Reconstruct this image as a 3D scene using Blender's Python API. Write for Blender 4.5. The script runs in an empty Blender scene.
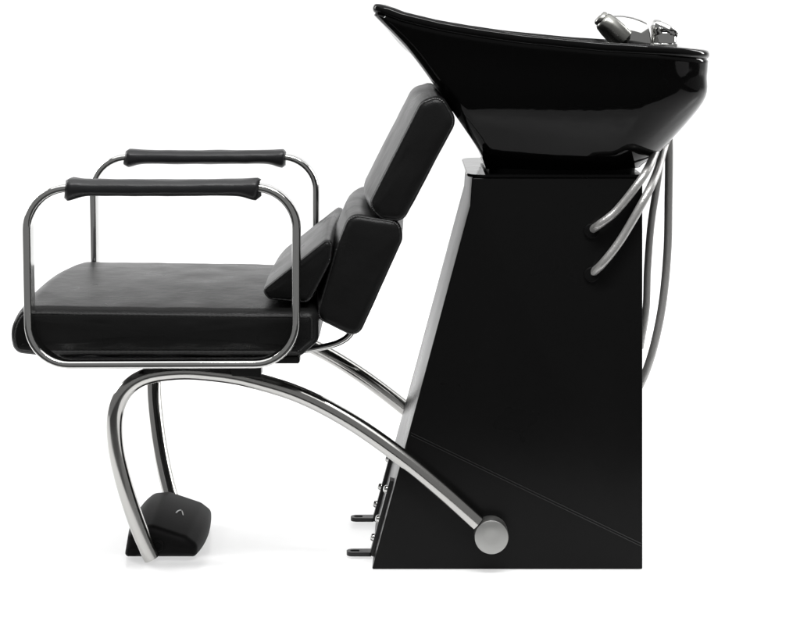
import bpy, bmesh, math, random
from mathutils import Vector, noise
random.seed(7)
sc = bpy.context.scene
col = sc.collection

# ------------------------------------------------------------------ measuring
F, VX, VY, EYE, D0 = 1740.0, 412.0, 10.0, 0.885, 2.9
def W(x, y, d):
    """measured point -> metres (d = distance from the camera's plane)"""
    return Vector(((x - VX) * d / F, d - D0, EYE - (y - VY) * d / F))
def XZ(pts, d):
    return [((x - VX) * d / F, EYE - (y - VY) * d / F) for x, y in pts]

# ------------------------------------------------------------------ materials
def mat(name, base, rough, metal=0.0, spec=0.5, coat=0.0, coat_rough=0.05,
        bump=None, rvar=0.0, rscale=9.0):
    m = bpy.data.materials.new(name); m.use_nodes = True
    nt = m.node_tree; b = nt.nodes['Principled BSDF']
    b.inputs['Base Color'].default_value = (*base, 1)
    b.inputs['Roughness'].default_value = rough
    b.inputs['Metallic'].default_value = metal
    b.inputs['Specular IOR Level'].default_value = spec
    b.inputs['Coat Weight'].default_value = coat
    b.inputs['Coat Roughness'].default_value = coat_rough
    tc = nt.nodes.new('ShaderNodeTexCoord')
    if rvar:
        n = nt.nodes.new('ShaderNodeTexNoise'); n.inputs['Scale'].default_value = rscale
        n.inputs['Detail'].default_value = 6
        nt.links.new(tc.outputs['Object'], n.inputs['Vector'])
        mr = nt.nodes.new('ShaderNodeMapRange')
        mr.inputs['From Min'].default_value = .3; mr.inputs['From Max'].default_value = .7
        mr.inputs['To Min'].default_value = max(0, rough - rvar); mr.inputs['To Max'].default_value = rough + rvar
        nt.links.new(n.outputs['Fac'], mr.inputs['Value'])
        nt.links.new(mr.outputs['Result'], b.inputs['Roughness'])
    if bump:
        prev = None
        for kind, scale, strength, dist in bump:
            if kind == 'noise':
                t = nt.nodes.new('ShaderNodeTexNoise'); t.inputs['Detail'].default_value = 5; out = t.outputs['Fac']
            elif kind == 'grain':
                t = nt.nodes.new('ShaderNodeTexVoronoi'); out = t.outputs['Distance']
            else:
                t = nt.nodes.new('ShaderNodeTexWave'); out = t.outputs['Fac']; t.bands_direction = 'DIAGONAL'
            t.inputs['Scale'].default_value = scale
            nt.links.new(tc.outputs['Object'], t.inputs['Vector'])
            bp = nt.nodes.new('ShaderNodeBump')
            bp.inputs['Strength'].default_value = strength; bp.inputs['Distance'].default_value = dist
            nt.links.new(out, bp.inputs['Height'])
            if prev: nt.links.new(prev, bp.inputs['Normal'])
            prev = bp.outputs['Normal']
        nt.links.new(prev, b.inputs['Normal'])
    return m

M = {}
M['leather'] = mat('black_leatherette', (.008, .008, .008), .31, spec=.10, rvar=.05, rscale=14,
                   bump=[('noise', 9, .06, .012), ('noise', 60, .2, .003), ('grain', 520, .2, .0010)])
M['pad'] = mat('armrest_leatherette', (.010, .010, .011), .42, spec=.34,
               bump=[('noise', 40, .3, .003), ('grain', 600, .15, .001)])
M['piping'] = mat('leather_piping', (.010, .010, .010), .42, spec=.45)
M['ceramic'] = mat('glossy_black_ceramic', (.003, .003, .003), .05, spec=.10, rvar=.02, rscale=5,
                   bump=[('noise', 3.5, .22, .02)])
M['laminate'] = mat('black_laminate', (.0045, .0045, .0045), .30, spec=.10, rvar=.04, rscale=6)
M['chrome'] = mat('chrome', (.56, .56, .55), .08, metal=1, rvar=.03, rscale=20)
M['leg_chrome'] = mat('leg_chrome', (.50, .495, .48), .15, metal=1, rvar=.04, rscale=16)
M['brushed'] = mat('brushed_steel', (.37, .37, .36), .45, metal=1, rvar=.06, rscale=60)
M['hose'] = mat('braided_steel_hose', (.42, .415, .405), .33, metal=.6,
                bump=[('grain', 420, .3, .0010)])
M['rubber'] = mat('black_rubber', (.005, .005, .005), .5, spec=.05, bump=[('noise', 160, .12, .001)])
M['blackmetal'] = mat('black_painted_steel', (.006, .006, .006), .35, spec=.35, rvar=.08, rscale=30)
M['spray'] = mat('grey_spray_metal', (.24, .24, .225), .28, metal=1, rvar=.05, rscale=30)
M['seam_hilite'] = mat('seam_highlight_grey', (.055, .055, .055), .4, metal=1)  # grey of the seam's highlight, put into the colour
M['emblem'] = mat('pale_emblem', (.75, .75, .75), .4)

# ------------------------------------------------------------------ mesh helpers
def link(name, bm, m, parent=None, smooth=True, angle=38):
    bmesh.ops.recalc_face_normals(bm, faces=bm.faces)
    me = bpy.data.meshes.new(name); bm.to_mesh(me); bm.free()
    me.materials.append(m)
    if smooth:
        for p in me.polygons: p.use_smooth = True
        me.set_sharp_from_angle(angle=math.radians(angle))
    o = bpy.data.objects.new(name, me); col.objects.link(o)
    if parent: o.parent = parent
    return o

def loft(bm, rings, close_ring=True, cap0=True, cap1=True):
    R = [[bm.verts.new(p) for p in r] for r in rings]
    n = len(R[0])
    for a, b in zip(R, R[1:]):
        for i in range(n if close_ring else n - 1):
            j = (i + 1) % n
            bm.faces.new((a[i], a[j], b[j], b[i]))
    if cap0: bm.faces.new(R[0])
    if cap1: bm.faces.new(list(reversed(R[-1])))
    return R

def catmull(pts, per=8, closed=False):
    P = [Vector(p) for p in pts]; n = len(P); out = []
    for i in range(n if closed else n - 1):
        if closed: p0, p1, p2, p3 = P[i-1], P[i], P[(i+1) % n], P[(i+2) % n]
        else:
            p1, p2 = P[i], P[i+1]
            p0 = P[i-1] if i else p1 * 2 - p2
            p3 = P[i+2] if i + 2 < n else p2 * 2 - p1
        for k in range(per):
            t = k / per
            out.append(.5 * ((2*p1) + (p2-p0)*t + (2*p0-5*p1+4*p2-p3)*t*t + (3*p1-p0-3*p2+p3)*t**3))
    if not closed: out.append(P[-1].copy())
    return out

def tube(bm, path, r, n=20, caps=True, closed=False, round_end=False):
    """round tube along a smooth path (parallel transport); r may be a list"""
    path = [Vector(p) for p in path]; m = len(path); rings = []
    t0 = (path[1] - path[0]).normalized()
    nrm = t0.orthogonal().normalized()
    prev = t0
    for i, p in enumerate(path):
        if closed: t = (path[(i+1) % m] - path[i-1]).normalized()
        else: t = (path[min(i+1, m-1)] - path[max(i-1, 0)]).normalized()
        q = prev.rotation_difference(t); nrm = (q @ nrm); nrm = (nrm - t * nrm.dot(t)).normalized(); prev = t
        bn = t.cross(nrm)
        rr = r[i] if isinstance(r, (list, tuple)) else r
        rings.append([p + rr * (math.cos(a)*nrm + math.sin(a)*bn) for a in [2*math.pi*k/n for k in range(n)]])
    if closed: loft(bm, rings + [rings[0]], cap0=False, cap1=False); bmesh.ops.remove_doubles(bm, verts=bm.verts, dist=1e-6)
    else: loft(bm, rings, cap0=caps, cap1=caps)

def round_poly(pts, rad, n=6):
    """pts 2-D, rad one or list -> rounded outline"""
    out = []; N = len(pts)
    for i in range(N):
        p = Vector(pts[i]); a = Vector(pts[i-1]); b = Vector(pts[(i+1) % N])
        r = rad[i] if isinstance(rad, (list, tuple)) else rad
        u = (a - p).normalized(); v = (b - p).normalized()
        ang = math.acos(max(-1, min(1, u.dot(v))))
        L = r / math.tan(ang/2)
        L = min(L, .48*(a-p).length, .48*(b-p).length); rr = L * math.tan(ang/2)
        c = p + (u + v).normalized() * (rr / math.sin(ang/2))
        s = p + u*L; e = p + v*L
        a0 = math.atan2(s.y-c.y, s.x-c.x); a1 = math.atan2(e.y-c.y, e.x-c.x)
        da = (a1 - a0 + math.pi) % (2*math.pi) - math.pi
        for k in range(n+1):
            t = a0 + da*k/n
            out.append((c.x + rr*math.cos(t), c.y + rr*math.sin(t)))
    return out

def resample(o, step):
    out = []
    for i in range(len(o)):
        a = Vector(o[i]); b = Vector(o[(i+1) % len(o)]); L = (b-a).length
        k = max(1, int(L/step))
        for j in range(k): out.append(tuple(a + (b-a)*j/k))
    return out

def normals2(o):
    N = len(o); area = sum(o[i-1][0]*o[i][1]-o[i][0]*o[i-1][1] for i in range(N))
    s = 1 if area > 0 else -1; out = []
    for i in range(N):
        t = (Vector(o[(i+1) % N]) - Vector(o[i-1]))
        if t.length < 1e-9: t = Vector((1, 0))
        t.normalize(); out.append(Vector((t.y*s, -t.x*s)))
    return out

def cushion(outline, y0, y1, r, crown=.0, dome=.006, wrinkle=.0, nst=16, seed=0, cdir=None):
    """padded block: rounded outline in XZ swept along Y, rolled edges, domed ends"""
    o = resample(outline, .008); nr = normals2(o)
    cx = sum(p[0] for p in o)/len(o); cz = sum(p[1] for p in o)/len(o)
    def ring(inset, y, s=1.0, e=0):
        res = []
        for p, n in zip(o, nr):
            k_ = 1.0 if cdir is None or inset > 0 else max(0, n.x*cdir[0] + n.y*cdir[1])
            q = Vector(p) - n*inset*k_
            q = Vector((cx, cz)) + (q - Vector((cx, cz)))*s
            v = Vector((q.x, y, q.y))
            if e: v.y -= e*.0016*noise.noise(Vector((q.x*22+seed, q.y*22, e)))
            if wrinkle:
                w = noise.noise(Vector((v.x*14+seed, v.y*9, v.z*14)))*.6 + noise.noise(Vector((v.x*38+seed, v.y*22, v.z*38)))*.4
                v += Vector((n.x, 0, n.y))*w*wrinkle
            res.append(v)
        return res
    rings = []
    for s in (.03, .25, .5, .72, .88): rings.append(ring(r, y0 - dome*(1-s*s), s, 1))
    for k in range(7):
        a = math.pi/2*k/6; rings.append(ring(r*(1-math.sin(a)), y0 + r*(1-math.cos(a))))
    for k in range(1, nst):
        u = k/nst; rings.append(ring(-crown*(1-(2*u-1)**2), y0 + r + (y1-y0-2*r)*u))
    for k in range(7):
        a = math.pi/2*(6-k)/6; rings.append(ring(r*(1-math.sin(a)), y1 - r*(1-math.cos(a))))
    for s in (.88, .72, .5, .25, .03): rings.append(ring(r, y1 + dome*(1-s*s), s, -1))
    bm = bmesh.new(); loft(bm, rings)
    return bm, o, nr

def piping(parent, o, nr, y0, y1, r, name='piping', rad=.0015, at=.27):
    for y, e in ((y0, 1), (y1, -1)):
        bm = bmesh.new()
        ins = r*(1-math.sin(math.pi*at)); yy = y + e*r*(1-math.cos(math.pi*at))
        pts = [Vector((p[0]-n.x*ins, yy, p[1]-n.y*ins)) for p, n in zip(o, nr)]
        pts = catmull(pts, 3, closed=True)
        tube(bm, pts, [rad*(1.12 if k % 3 else .72) for k in range(len(pts))], n=8, closed=True)
        link(name, bm, M['piping'], parent)

def prism(outline, y0, y1, bev=.002, seg=2):
    bm = bmesh.new()
    loft(bm, [[Vector((x, y0, z)) for x, z in outline], [Vector((x, y1, z)) for x, z in outline]])
    bmesh.ops.recalc_face_normals(bm, faces=bm.faces)
    if bev: bmesh.ops.bevel(bm, geom=[e for e in bm.edges if e.calc_face_angle(0) > .5], offset=bev, segments=seg, affect='EDGES', profile=.6)
    return bm

def box(bm, x0, x1, y0, y1, z0, z1, bev=0):
    b2 = bmesh.new(); bmesh.ops.create_cube(b2, size=1)
    for v in b2.verts:
        v.co = Vector((x0 if v.co.x < 0 else x1, y0 if v.co.y < 0 else y1, z0 if v.co.z < 0 else z1))
    if bev: bmesh.ops.bevel(b2, geom=list(b2.edges), offset=bev, segments=2, affect='EDGES')
    me = bpy.data.meshes.new('tmp'); b2.to_mesh(me); b2.free(); bm.from_mesh(me); bpy.data.meshes.remove(me)

def lathe(bm, c, axis, prof, n=32):
    """prof: (distance along axis, radius)"""
    c = Vector(c); ax = Vector(axis).normalized(); u = ax.orthogonal().normalized(); v = ax.cross(u)
    loft(bm, [[c + ax*h + r*(math.cos(2*math.pi*k/n)*u + math.sin(2*math.pi*k/n)*v) for k in range(n)] for h, r in prof])

# ------------------------------------------------------------------ the thing
unit = bpy.data.objects.new('hair_wash_unit', None); col.objects.link(unit)
unit.empty_display_size = .2
unit['label'] = 'black salon hair washing chair with chrome armrests joined to a black pedestal basin'
unit['category'] = 'salon chair'

# ---- cabinet ---------------------------------------------------------------
CN, CF = 2.75, 3.07
yN, yF = CN - D0, CF - D0
body = XZ([(372, 572), (642.6, 572), (642.6, 178), (472, 178), (470, 206)], CN)
body = [(x, max(z, .001)) for x, z in body]
cab = link('cabinet', prism(body, yN, yF, .0026, 3), M['laminate'], unit, angle=50)
for ya, yb in ((yN-.0008, yN+.001), (yF-.001, yF+.0008)):
    for o_ in (0, 2.6):
        sm = XZ([(411, 433+o_), (641.5, 544+o_), (641.5, 543.3+o_), (411, 432.3+o_)], CN)
        link('seam_highlight', prism(sm, ya, yb, 0), M['seam_hilite'], cab)  # panel seam; its grey highlight is built as raised strips
# top board with rounded front corners
ztop = XZ([(0, 178)], CN)[0][1]
tb = []
xl, xr = XZ([(467, 0)], CN)[0][0], XZ([(644, 0)], CN)[0][0]
pl = round_poly([(xl, yN-.002), (xr, yN-.002), (xr, yF+.002), (xl, yF+.002)], [.03, .006, .006, .03], 8)
bm = bmesh.new()
loft(bm, [[Vector((x, y, ztop+.0006)) for x, y in pl], [Vector((x, y, ztop+.0052)) for x, y in pl]])
bmesh.ops.recalc_face_normals(bm, faces=bm.faces)
bmesh.ops.bevel(bm, geom=[e for e in bm.edges if e.calc_face_angle(0) > .8], offset=.0015, segments=2, affect='EDGES')
link('top_board', bm, M['ceramic'], cab)

# ---- basin -----------------------------------------------------------------
RZ = [(-.075, .897), (-.052, .893), (-.018, .880), (.043, .8655), (.10, .856), (.166, .8465), (.29, .8345), (.382, .829), (.444, .823), (.50, .818)]
def dip(x, y):                                        # the hollow for the neck
    s = max(0, min(1, (.05 - x)/.11)); s = s*s*(3-2*s)
    return .055*s*math.exp(-(y/.10)**2)
def rim_z(x, y):
    z = RZ[0][1]
    for (a, za), (b, zb) in zip(RZ, RZ[1:]):
        if a <= x <= b: z = za + (zb-za)*(x-a)/(b-a)
        elif x > b: z = zb
    return z - dip(x, y)
def plan(L, R, b, rl, rr, bow=.006, end=.014):
    """rounded-rectangle loop with the same number of points whatever its size"""
    out = []; cy = .006
    def arc(cx, cyy, r, a0):
        for k in range(13):
            a = a0 + math.pi/2*k/12; out.append((cx + r*math.cos(a), cyy + r*math.sin(a)))
    def side(p, q, n):
        for k in range(1, n): out.append((p[0]+(q[0]-p[0])*k/n, p[1]+(q[1]-p[1])*k/n))
    nl = b*.93; rr = min(rr, b*.95, (R-L)*.48); rl = min(rl, nl*.9)
    arc(R-rr, cy+b-rr, rr, 0)
    side((R-rr, cy+b), (L+rl, cy+nl), 20)
    arc(L+rl, cy+nl-rl, rl, math.pi/2)
    side((L, cy+nl-rl), (L, cy-nl+rl), 30)
    arc(L+rl, cy-nl+rl, rl, math.pi)
    side((L+rl, cy-nl), (R-rr, cy-b), 20)
    arc(R-rr, cy-b+rr, rr, -math.pi/2)
    side((R, cy-b+rr), (R, cy+b-rr), 16)
    res = []
    for x, y in out:
        u = (x-L)/(R-L); v = (y-cy)/b
        res.append((x + end*(1-v*v)*max(0, u-.4)/.6, y + bow*v*4*u*(1-u)))
    return res
zb = ztop + .0105
rg = [(.118, .362, .128, zb, .02, .05), (.1165, .368, .134, zb+.006, .022, .055), (.104, .400, .160, .664, .024, .075), (.055, .457, .212, .738, .026, .10)]
loops = [(plan(L, R, b, rl, rr), z) for L, R, b, z, rl, rr in rg]
up_ = plan(-.004, .4615, .230, .024, .105); rim = plan(-.060, .462, .243, .022, .11)
NT = len(rim)
BR = .0075                                             # rolled lip
lip = []
for k in range(11):
    a = math.radians(-70 + 160*k/10)
    o_ = BR*math.cos(a)*.7 - .0035
    lip.append((plan(-.060-o_, .462+o_, .243+o_, .024, .11), -BR*.8 + BR*math.sin(a)))
lip += [(plan(-.060+a, .462-b_, .243-c_, .022-min(a*.5, .006), .11-c_), dz) for a, b_, c_, dz in
       ((.009, .03, .0075, -.0010), (.013, .080, .012, -.0012), (.019, .092, .018, -.008))]
inn = [(plan(*a), z) for a, z in (((-.036, .362, .220, .02, .10), None), ((.08, .345, .190, .05, .10), .755), ((.12, .325, .150, .06, .10), .690), ((.17, .30, .09, .05, .06), .668), ((.225, .255, .015, .013, .013, 0, 0), .662))]
cols = []
for i in range(NT):
    zr = rim_z(*rim[i]); q = .80*dip(*rim[i]); sh = lambda p, k=1: (p[0]+q*k, p[1])
    pts = [Vector((*l[i], z)) for l, z in loops]
    pts.append(Vector((*sh(up_[i], .5), .738 + (zr-.738)*.52)))
    pts.append(Vector((*sh(rim[i]), zr - .0165)))
    c = catmull(pts, 6)
    for l, dz in lip: c.append(Vector((*sh(l[i]), zr + dz)))
    c += catmull([Vector((*(sh(l[i]) if z is None else l[i]), zr-.010 if z is None else z)) for l, z in inn], 5)
    cols.append(c)
bm = bmesh.new()
loft(bm, [[cols[i][k] for i in range(NT)] for k in range(len(cols[0]))])
basin = link('basin', bm, M['ceramic'], unit, angle=60)
bm = bmesh.new()
pl = round_poly([(.124, -.120), (.360, -.120), (.360, .132), (.124, .132)], .03, 6)
loft(bm, [[Vector((x, y, ztop+.0052)) for x, y in pl], [Vector((x, y, zb+.001)) for x, y in pl]])
link('basin_gasket', bm, M['rubber'], basin)
bm = bmesh.new(); lathe(bm, (.24, .006, .662), (0, 0, 1), [(0, .028), (.003, .027), (.0035, .012), (.001, .010)])
link('drain', bm, M['chrome'], basin)

# ---- faucet ----------------------------------------------------------------
fx = (663.5 - VX)*D0/F
zfb = rim_z(fx, 0) + .001
bm = bmesh.new()
lathe(bm, (fx, 0, zfb-.004), (0, 0, 1), [(0, .0235), (.006, .0235), (.008, .0215), (.024, .0212), (.0255, .0205), (.0262, .0195)])
faucet = link('faucet', bm, M['chrome'], unit)
bm = bmesh.new()
# fat rounded spout body lying towards the bowl
st = [(611, 40, .020, .026), (612, 39.5, .027, .036), (616, 39.5, .031, .0405), (624, 40, .034, .0415), (634, 40.5, .034, .0400), (643, 41, .032, .0360), (648, 41.5, .029, .0330), (649.5, 42, .025, .029)]
rings = []
for x, y, hy, hz in st:
    c = W(x, y, D0)
    rings.append([Vector((c.x - .004*math.sin(t), hy*math.cos(t), c.z + hz*math.sin(t))) for t in [2*math.pi*k/32 for k in range(32)]])
loft(bm, rings)
link('spout', bm, M['chrome'], faucet)
bm = bmesh.new()
a0, a1 = W(599, 16.5, D0-.042), W(631.5, 48, D0-.042)
ax = a1 - a0
lathe(bm, a0, ax, [(.0015, .004), (.001, .0085), (0, .0100), (.0004, .0112), (.0025, .0128), (.0055, .0136), (.0060, .0130), (.0070, .0130), (.0075, .0142), (.012, .0168), (.024, .0188), (.040, .0196), (.056, .0190), (.062, .010)], 40)
link('spray_head', bm, M['spray'], faucet)
bm = bmesh.new()
# single lever cap: wedge that falls away to the back
pro = XZ([(652.5, 37), (651.5, 27), (653.5, 20.5), (660, 21), (670, 25.5), (677.5, 31), (677, 36.6)], D0)
b2, o_, n_ = cushion(round_poly(pro, .005, 5), -.021, .021, .011, .002, .002, nst=8)
link('lever', b2, M['chrome'], faucet)

# ---- hoses -----------------------------------------------------------------
hoses = [
    [W(668, 118, 2.86), W(660, 140, 2.84), W(651, 162, 2.770), W(640, 181, 2.738), W(617, 210, 2.735), W(600, 224, 2.735), W(590, 231, 2.758)],
    [W(672, 125, 2.88), W(664, 148, 2.86), W(657, 172, 2.785), W(645, 198, 2.738), W(622, 238, 2.735), W(603, 263, 2.735), W(590, 275, 2.758)],
    [W(667, 122, 2.95), W(662, 150, 2.95), W(657, 185, 2.94), W(651, 225, 2.93), W(647.5, 270, 2.92), W(646, 310, 2.91), W(640, 348, 2.91)],
    [W(668, 115, 2.89), W(669, 150, 2.88), W(668.5, 200, 2.88), W(667.5, 250, 2.87), W(663, 300, 2.86), W(655, 342, 2.85), W(645, 374, 2.85), W(632, 400, 2.85)],
]
for k, h in enumerate(hoses):
    bm = bmesh.new(); tube(bm, catmull(h, 10), [.0064, .0066, .0062, .0068][k], n=16)
    ho = link('hose', bm, M['hose'], unit)
    if k < 2:
        c = W(591.5, (231, 274.5)[k], CN)
        bm = bmesh.new()
        lathe(bm, (c.x, yN+.001, c.z), (0, -1, 0), [(0, .012), (.003, .012), (.0045, .0105), (.0045, .006)], 28)
        link('grommet', bm, M['rubber'], ho)

# ---- leg tubes -------------------------------------------------------------
legpx = [(152, 558), (144, 541), (133, 512), (122.5, 478), (115.5, 445), (115.5, 414), (125, 391), (146, 376.5), (180, 371.5), (215, 373.5), (250, 379.5), (300, 395), (350, 421), (400, 456), (440, 489), (478, 523)]
dn = [2.782, 2.780, 2.778, 2.776, 2.774, 2.772, 2.770, 2.768, 2.766, 2.764, 2.762, 2.758, 2.752, 2.745, 2.740, 2.7365]
df = [3.055, 3.07, 3.105, 3.15, 3.19, 3.205, 3.205, 3.20, 3.195, 3.185, 3.175, 3.15, 3.12, 3.098, 3.088, 3.0835]
def leg(far):
    pts = []
    for (x, y), d, e in zip(legpx, dn, df):
        p = W(x, y, d)
        if far: p.y = e - D0
        pts.append(p)
    path = catmull(pts, 7)
    bm = bmesh.new(); tube(bm, path, .0132, n=24)
    o = link('leg_tube', bm, M['leg_chrome'], unit)
    c = W(491.5, 537, 2.725)
    bm = bmesh.new()
    if not far: lathe(bm, (c.x, yN+.0005, c.z), (0, -1, 0), [(0, .0266), (.026, .0266), (.0275, .0262), (.0282, .0252), (.0283, .010)], 48)
    else: lathe(bm, (c.x, yF-.0005, c.z), (0, 1, 0), [(0, .0266), (.026, .0266), (.0275, .0262), (.0282, .0252), (.0283, .010)], 48)
    link('end_disc', bm, M['brushed'], o)
    return o
leg(False); leg(True)

# ---- foot block ------------------------------------------------------------
fo = XZ([(123, 559), (126.5, 538), (134, 528), (152, 526.5), (186, 538), (197.5, 547), (196, 559)], 2.79)
fo = [(x, max(z, .0015)) for x, z in fo]
b2, o_, n_ = cushion(round_poly(fo, [.006, .012, .02, .03, .025, .014, .008], 8), 2.79-D0, 3.005-D0, .016, .006, .001, nst=8)
foot = link('foot_block', b2, M['rubber'], unit)
bm = bmesh.new()
c = W(180, 516.5, 2.885)
from mathutils.bvhtree import BVHTree
tree = BVHTree.FromPolygons([v.co for v in foot.data.vertices], [tuple(p.vertices) for p in foot.data.polygons])
def on_top(x, y):
    h = tree.ray_cast(Vector((x, y, 1)), Vector((0, 0, -1)))[0]
    return h + Vector((0, 0, .0005))
def stroke(pts, r): tube(bm, [on_top(c.x + a, c.y + b) for a, b in pts], r, n=8)
stroke([(-.0050, -.010), (-.0045, -.003), (-.0030, .004), (-.0010, .009), (.0005, .010)], .0011)
stroke([(.0022, .008), (.0040, .002), (.0058, -.006), (.0066, -.009)], .0009)
link('emblem', bm, M['emblem'], foot)

p = W(158, 545, 2.79)
bm = bmesh.new(); lathe(bm, (p.x, 2.793-D0, p.z), (0, -1, 0), [(-.006, .0105), (.004, .0105), (.0055, .0095), (.0055, .006), (.004, .005)], 24)
link('pivot_bolt', bm, M['rubber'], foot)

# ---- anchor brackets -------------------------------------------------------
xf0 = W(372, 572, CN).x; xf1 = W(470, 206, CN).x; z1 = W(470, 206, CN).z
sl = (xf1 - xf0)/z1                                   # lean of the front face
def front(z): return xf0 + sl*z
def bracket(yc):
    n2 = Vector((-1, 0, sl)).normalized()              # face normal
    bm = bmesh.new()
    # tab on the floor with a slot at its rounded end
    xe = front(0.005) - .004; x0 = xe - .040
    ring_o = []; ring_i = []; w = .0105
    for k in range(13):
        t = math.pi/2 + math.pi*k/12
        ring_o.append((x0 + w + w*math.cos(t), yc + w*math.sin(t))); ring_i.append((x0 + w + .005*math.cos(t), yc + .0045*math.sin(t)))
    ring_o += [(xe, yc-w), (xe, yc+w)]; ring_i += [(x0+w+.010, yc-.0045), (x0+w+.010, yc+.0045)]
    N = len(ring_o)
    lev = [[Vector((x, y, z)) for x, y in r] for r, z in ((ring_o, .004), (ring_o, .0105), (ring_i, .0105), (ring_i, .004))]
    loft(bm, lev + [lev[0]], cap0=False, cap1=False)
    bmesh.ops.remove_doubles(bm, verts=bm.verts, dist=1e-6)
    # upright flange lying on the front face
    def F_(z, off): return Vector((front(z), 0, z)) + n2*off
    rings = []
    for z in (.004, .125):
        a, b = F_(z, .0004), F_(z, .0065)
        rings.append([Vector((a.x, yc-w, a.z)), Vector((a.x, yc+w, a.z)), Vector((b.x, yc+w, b.z)), Vector((b.x, yc-w, b.z))])
    loft(bm, rings)
    o = link('anchor_bracket', bm, M['blackmetal'], unit)
    for z in (.030, .060, .108):
        p = F_(z, .006); p.y = yc
        b2 = bmesh.new(); lathe(b2, p, n2, [(0, .0062), (.003, .0062), (.0055, .0048), (.0066, .002)], 14)
        link('bolt', b2, M['chrome'], o)
bracket(2.815-D0); bracket(3.005-D0)

# ---- seat ------------------------------------------------------------------
SN, SF = 2.655, 3.15
sy0, sy1 = SN-D0, SF-D0
so = XZ([(12, 355), (7, 332), (19, 307), (318, 311), (318, 343), (300, 358.5), (40, 358)], SN)
b2, o_, n_ = cushion(round_poly(so, [.018, .05, .026, .016, .016, .016, .02], 6), sy0, sy1, .020, .010, .002, cdir=(-.5, .87), wrinkle=.0013, nst=18)
seat = link('seat', b2, M['leather'], unit, angle=70)
piping(seat, o_, n_, sy0, sy1, .020, at=.17)
# frame beneath the cushion
bm = bmesh.new()
xa, xb = W(60, 0, 2.68).x, W(300, 0, 2.68).x
zt = W(0, 357.5, 2.66).z; 
for y in (sy0+.012, sy1-.040): box(bm, xa, xb, y, y+.028, zt-.011, zt-.001, .0015)
for x in (xa+.05, (xa+xb)/2, xb-.06): box(bm, x, x+.035, sy0+.041, sy1-.041, zt-.0105, zt-.0015, .001)
frame = link('seat_frame', bm, M['blackmetal'], unit)
for a, b in ((66, 94), (119, 153), (176, 209)):
    bm = bmesh.new()
    box(bm, W(a, 0, 2.66).x, W(b, 0, 2.66).x, sy0+.0085, sy0+.0115, zt-.0058, zt-.0022, .0006)
    link('rail', bm, M['chrome'], frame)
for y in (-.142, .25):
    for a, b, z0, w_ in ((228, 258, W(0, 374, 2.76).z, .014), (95, 116, zt-.015, .011)):
        bm = bmesh.new()
        box(bm, W(a, 0, 2.69).x, W(b, 0, 2.69).x, y-w_, y+w_, z0, zt-.0112, .001)
        link('mounting_plate', bm, M['blackmetal'], frame)

# ---- backrest, lumbar wedge, headrest --------------------------------------
BN, BF = 2.68, 3.125
def pad(name, pts, rad, r, y0, y1, crown, dome, seed, wr=.0012):
    b2, o_, n_ = cushion(round_poly(XZ(pts, y0 + D0), rad, 6), y0, y1, r, crown, dome, wrinkle=wr, seed=seed, cdir=(-.87, .49))
    o = link(name, b2, M['leather'], unit, angle=70)
    piping(o, o_, n_, y0, y1, r)
    return o
pad('backrest', [(314, 319), (334, 250), (349, 213), (400, 221), (403, 240), (357.5, 340)], [.018, .04, .022, .018, .022, .018], .014, BN-D0, BF-D0, .010, .0012, 3)
pad('headrest', [(366.5, 207), (420, 101.5), (441, 93.5), (457.5, 121), (403, 223), (381, 221)], [.022, .022, .020, .024, .020, .020], .015, BN-D0, BF-D0, .016, .0012, 11)
pad('lumbar_cushion', [(261, 291), (334, 233), (331, 262), (309, 304), (268, 300)], [.012, .010, .02, .014, .012], .010, BN-D0-.008, BF-D0+.006, .004, .0012, 21)
for y in (-.12, .14):
    bm = bmesh.new()
    d = y + D0
    tube(bm, catmull([W(292, 352, d), W(318, 348, d), W(340, 342, d), W(353, 330, d), W(368, 297, d), W(392, 240, d), W(396.5, 224, d), W(408, 196, d), W(424, 160, d)], 8), .0052, n=16)
    link('back_support', bm, M['chrome'], unit)

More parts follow.
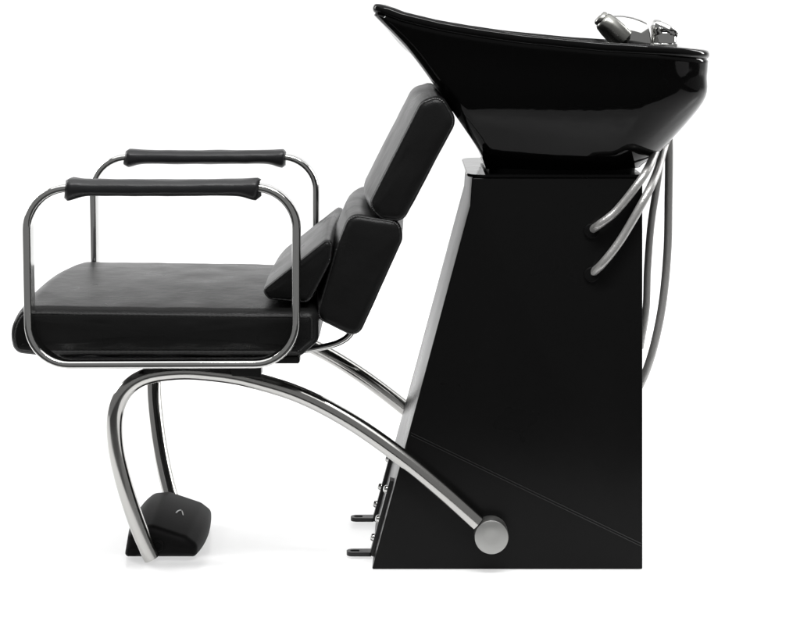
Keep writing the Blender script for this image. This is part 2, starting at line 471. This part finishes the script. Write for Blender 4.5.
# ---- arm frames ------------------------------------------------------------
def arm(yc):
    pts = round_poly(XZ([(27.5, 187.5), (296.5, 187), (296.5, 362.5), (30.5, 363.5)], 2.63), .062, 12)
    pts = resample(pts, .02)
    nr = normals2(pts)
    rings = []
    K = 20
    for p, n in zip(pts, nr):
        rg = []
        for k in range(K):
            a = 2*math.pi*k/K; c, s = math.cos(a), math.sin(a)
            u = math.copysign(abs(c)**.5, c)*.0063; v = math.copysign(abs(s)**.5, s)*.0175
            rg.append(Vector((p[0]+n.x*u, yc+v, p[1]+n.y*u)))
        rings.append(rg)
    bm = bmesh.new(); loft(bm, rings + [rings[0]], cap0=False, cap1=False)
    bmesh.ops.remove_doubles(bm, verts=bm.verts, dist=1e-6)
    o = link('arm_frame', bm, M['chrome'], unit, angle=60)
    # sleeve
    x0, x1 = W(67, 0, 2.63).x, W(259.5, 0, 2.63).x
    zc = XZ([(0, 187)], 2.63)[0][1]
    rings = []; NS = 60; K = 28
    for i in range(NS+1):
        u = i/NS; e = min(u, 1-u)*(x1-x0)
        x = x0 + (x1-x0)*u
        fl = math.exp(-(e/.020)**2)                     # the ends droop and flare
        top = .0128 + .0012*fl; bot = .0122 + .0078*fl
        hw = .0245 + .002*fl
        if e < .004:
            q = .78 + .22*math.sqrt(max(0, 1-(1-e/.004)**2)); top *= q; bot *= q; hw *= q
        elif .005 < e < .009: top *= .95; bot *= .96
        rg = []
        for k in range(K):
            a = 2*math.pi*k/K; c, s = math.cos(a), math.sin(a)
            cy = math.copysign(abs(c)**.75, c)*hw; cz = math.copysign(abs(s)**.75, s)*(top if s > 0 else bot)
            p = Vector((x, yc+cy, zc+cz - .0012*math.sin(u*math.pi)))
            w = noise.noise(Vector((x*30, cy*60+yc*7, cz*60)))*.0008*(1+2*fl)
            p += Vector((w*2*fl, 0, w)); rg.append(p)
        rings.append(rg)
    bm = bmesh.new(); loft(bm, rings)
    link('armrest_pad', bm, M['pad'], o, angle=60)
arm(2.63-D0); arm(3.175-D0)

# ------------------------------------------------------------------ setting: a white paper sweep
def sweep():
    prof = [(-.56, 0), (-.3, 0), (0, 0), (1.0, 0), (2.0, 0), (3.0, 0)]
    R = 1.6; 
    for k in range(1, 17):
        a = math.pi/2*k/16; prof.append((3.0 + R*math.sin(a), R - R*math.cos(a)))
    prof += [(3.0+R, 3.0), (3.0+R, 4.6)]
    bm = bmesh.new()
    half = lambda y: 2.15 + 3.4*max(0, min(1, (y-.6)/2.2))    # the paper widens towards the back
    loft(bm, [[Vector((x*half(y), y, z)) for y, z in prof] for x in (-1, -.5, 0, .5, 1)], close_ring=False, cap0=False, cap1=False)
    return bm
M['paper'] = mat('white_studio_sweep', (.82, .82, .82), .22, spec=.62, rvar=.02, rscale=2)
nt = M['paper'].node_tree; pb = nt.nodes['Principled BSDF']
tr = nt.nodes.new('ShaderNodeBsdfTranslucent'); tr.inputs['Color'].default_value = (.9, .9, .9, 1)
mx = nt.nodes.new('ShaderNodeMixShader'); mx.inputs['Fac'].default_value = .35
nt.links.new(pb.outputs[0], mx.inputs[1]); nt.links.new(tr.outputs[0], mx.inputs[2])
nt.links.new(mx.outputs[0], nt.nodes['Material Output'].inputs['Surface'])
fl = link('ground', sweep(), M['paper'], None, angle=60); fl['kind'] = 'structure'
for p in fl.data.polygons:
    if p.normal.z < -.01 or (abs(p.normal.z) < .01 and p.normal.y > 0): p.flip()

bm = bmesh.new(); loft(bm, [[Vector((x, y, -1.2)) for y in (-7, 6)] for x in (-7, 7)], close_ring=False, cap0=False, cap1=False)
sf = link('floor', bm, mat('grey_studio_floor', (.10, .10, .10), .6, spec=.2, rvar=.1, rscale=3)); sf['kind'] = 'structure'
# ------------------------------------------------------------------ light
w = bpy.data.worlds.new('World'); sc.world = w; w.use_nodes = True
bg = w.node_tree.nodes['Background']; bg.inputs['Color'].default_value = (1, 1, 1, 1); bg.inputs['Strength'].default_value = .26
def area(name, loc, target, sx, sy, power):
    l = bpy.data.lights.new(name, 'AREA'); l.shape = 'RECTANGLE'; l.size = sx; l.size_y = sy; l.energy = power
    o = bpy.data.objects.new(name, l); col.objects.link(o); o.location = loc
    o.rotation_euler = (Vector(target)-Vector(loc)).to_track_quat('-Z', 'Y').to_euler()
    return o
area('overhead_softbox', (0, -.4, 3.0), (0, -.4, 0), 4.4, 4.0, 104)
area('added_underlight', (0, 1.3, -1.0), (0, 1.3, 0), 4.0, 3.9, 122)       # added to lift the floor's shadows, shines up through the translucent sweep
for sx in (-1, 1):
    area('backdrop_lamp', (sx*3.4, 2.0, 2.2), (0, 4.5, 1.5), 1.4, 2.6, 208)
area('strip_light', (.25, -1.25, 2.7), (.1, 0, .7), 1.7, .14, 72)

# ------------------------------------------------------------------ camera
cam = bpy.data.cameras.new('camera'); co = bpy.data.objects.new('camera', cam); col.objects.link(co)
cam.sensor_width = 36; cam.sensor_fit = 'HORIZONTAL'; cam.lens = F/800*36
cam.shift_x = (400-VX)/800; cam.shift_y = -(316-VY)/800
co.location = (0, -D0, EYE); co.rotation_euler = (math.pi/2, 0, 0)
cam.clip_end = 200; cam.clip_start = .05
sc.camera = co
sc.view_settings.view_transform = 'Standard'; sc.view_settings.look = 'None'
sc.view_settings.exposure = 0; sc.view_settings.gamma = 1
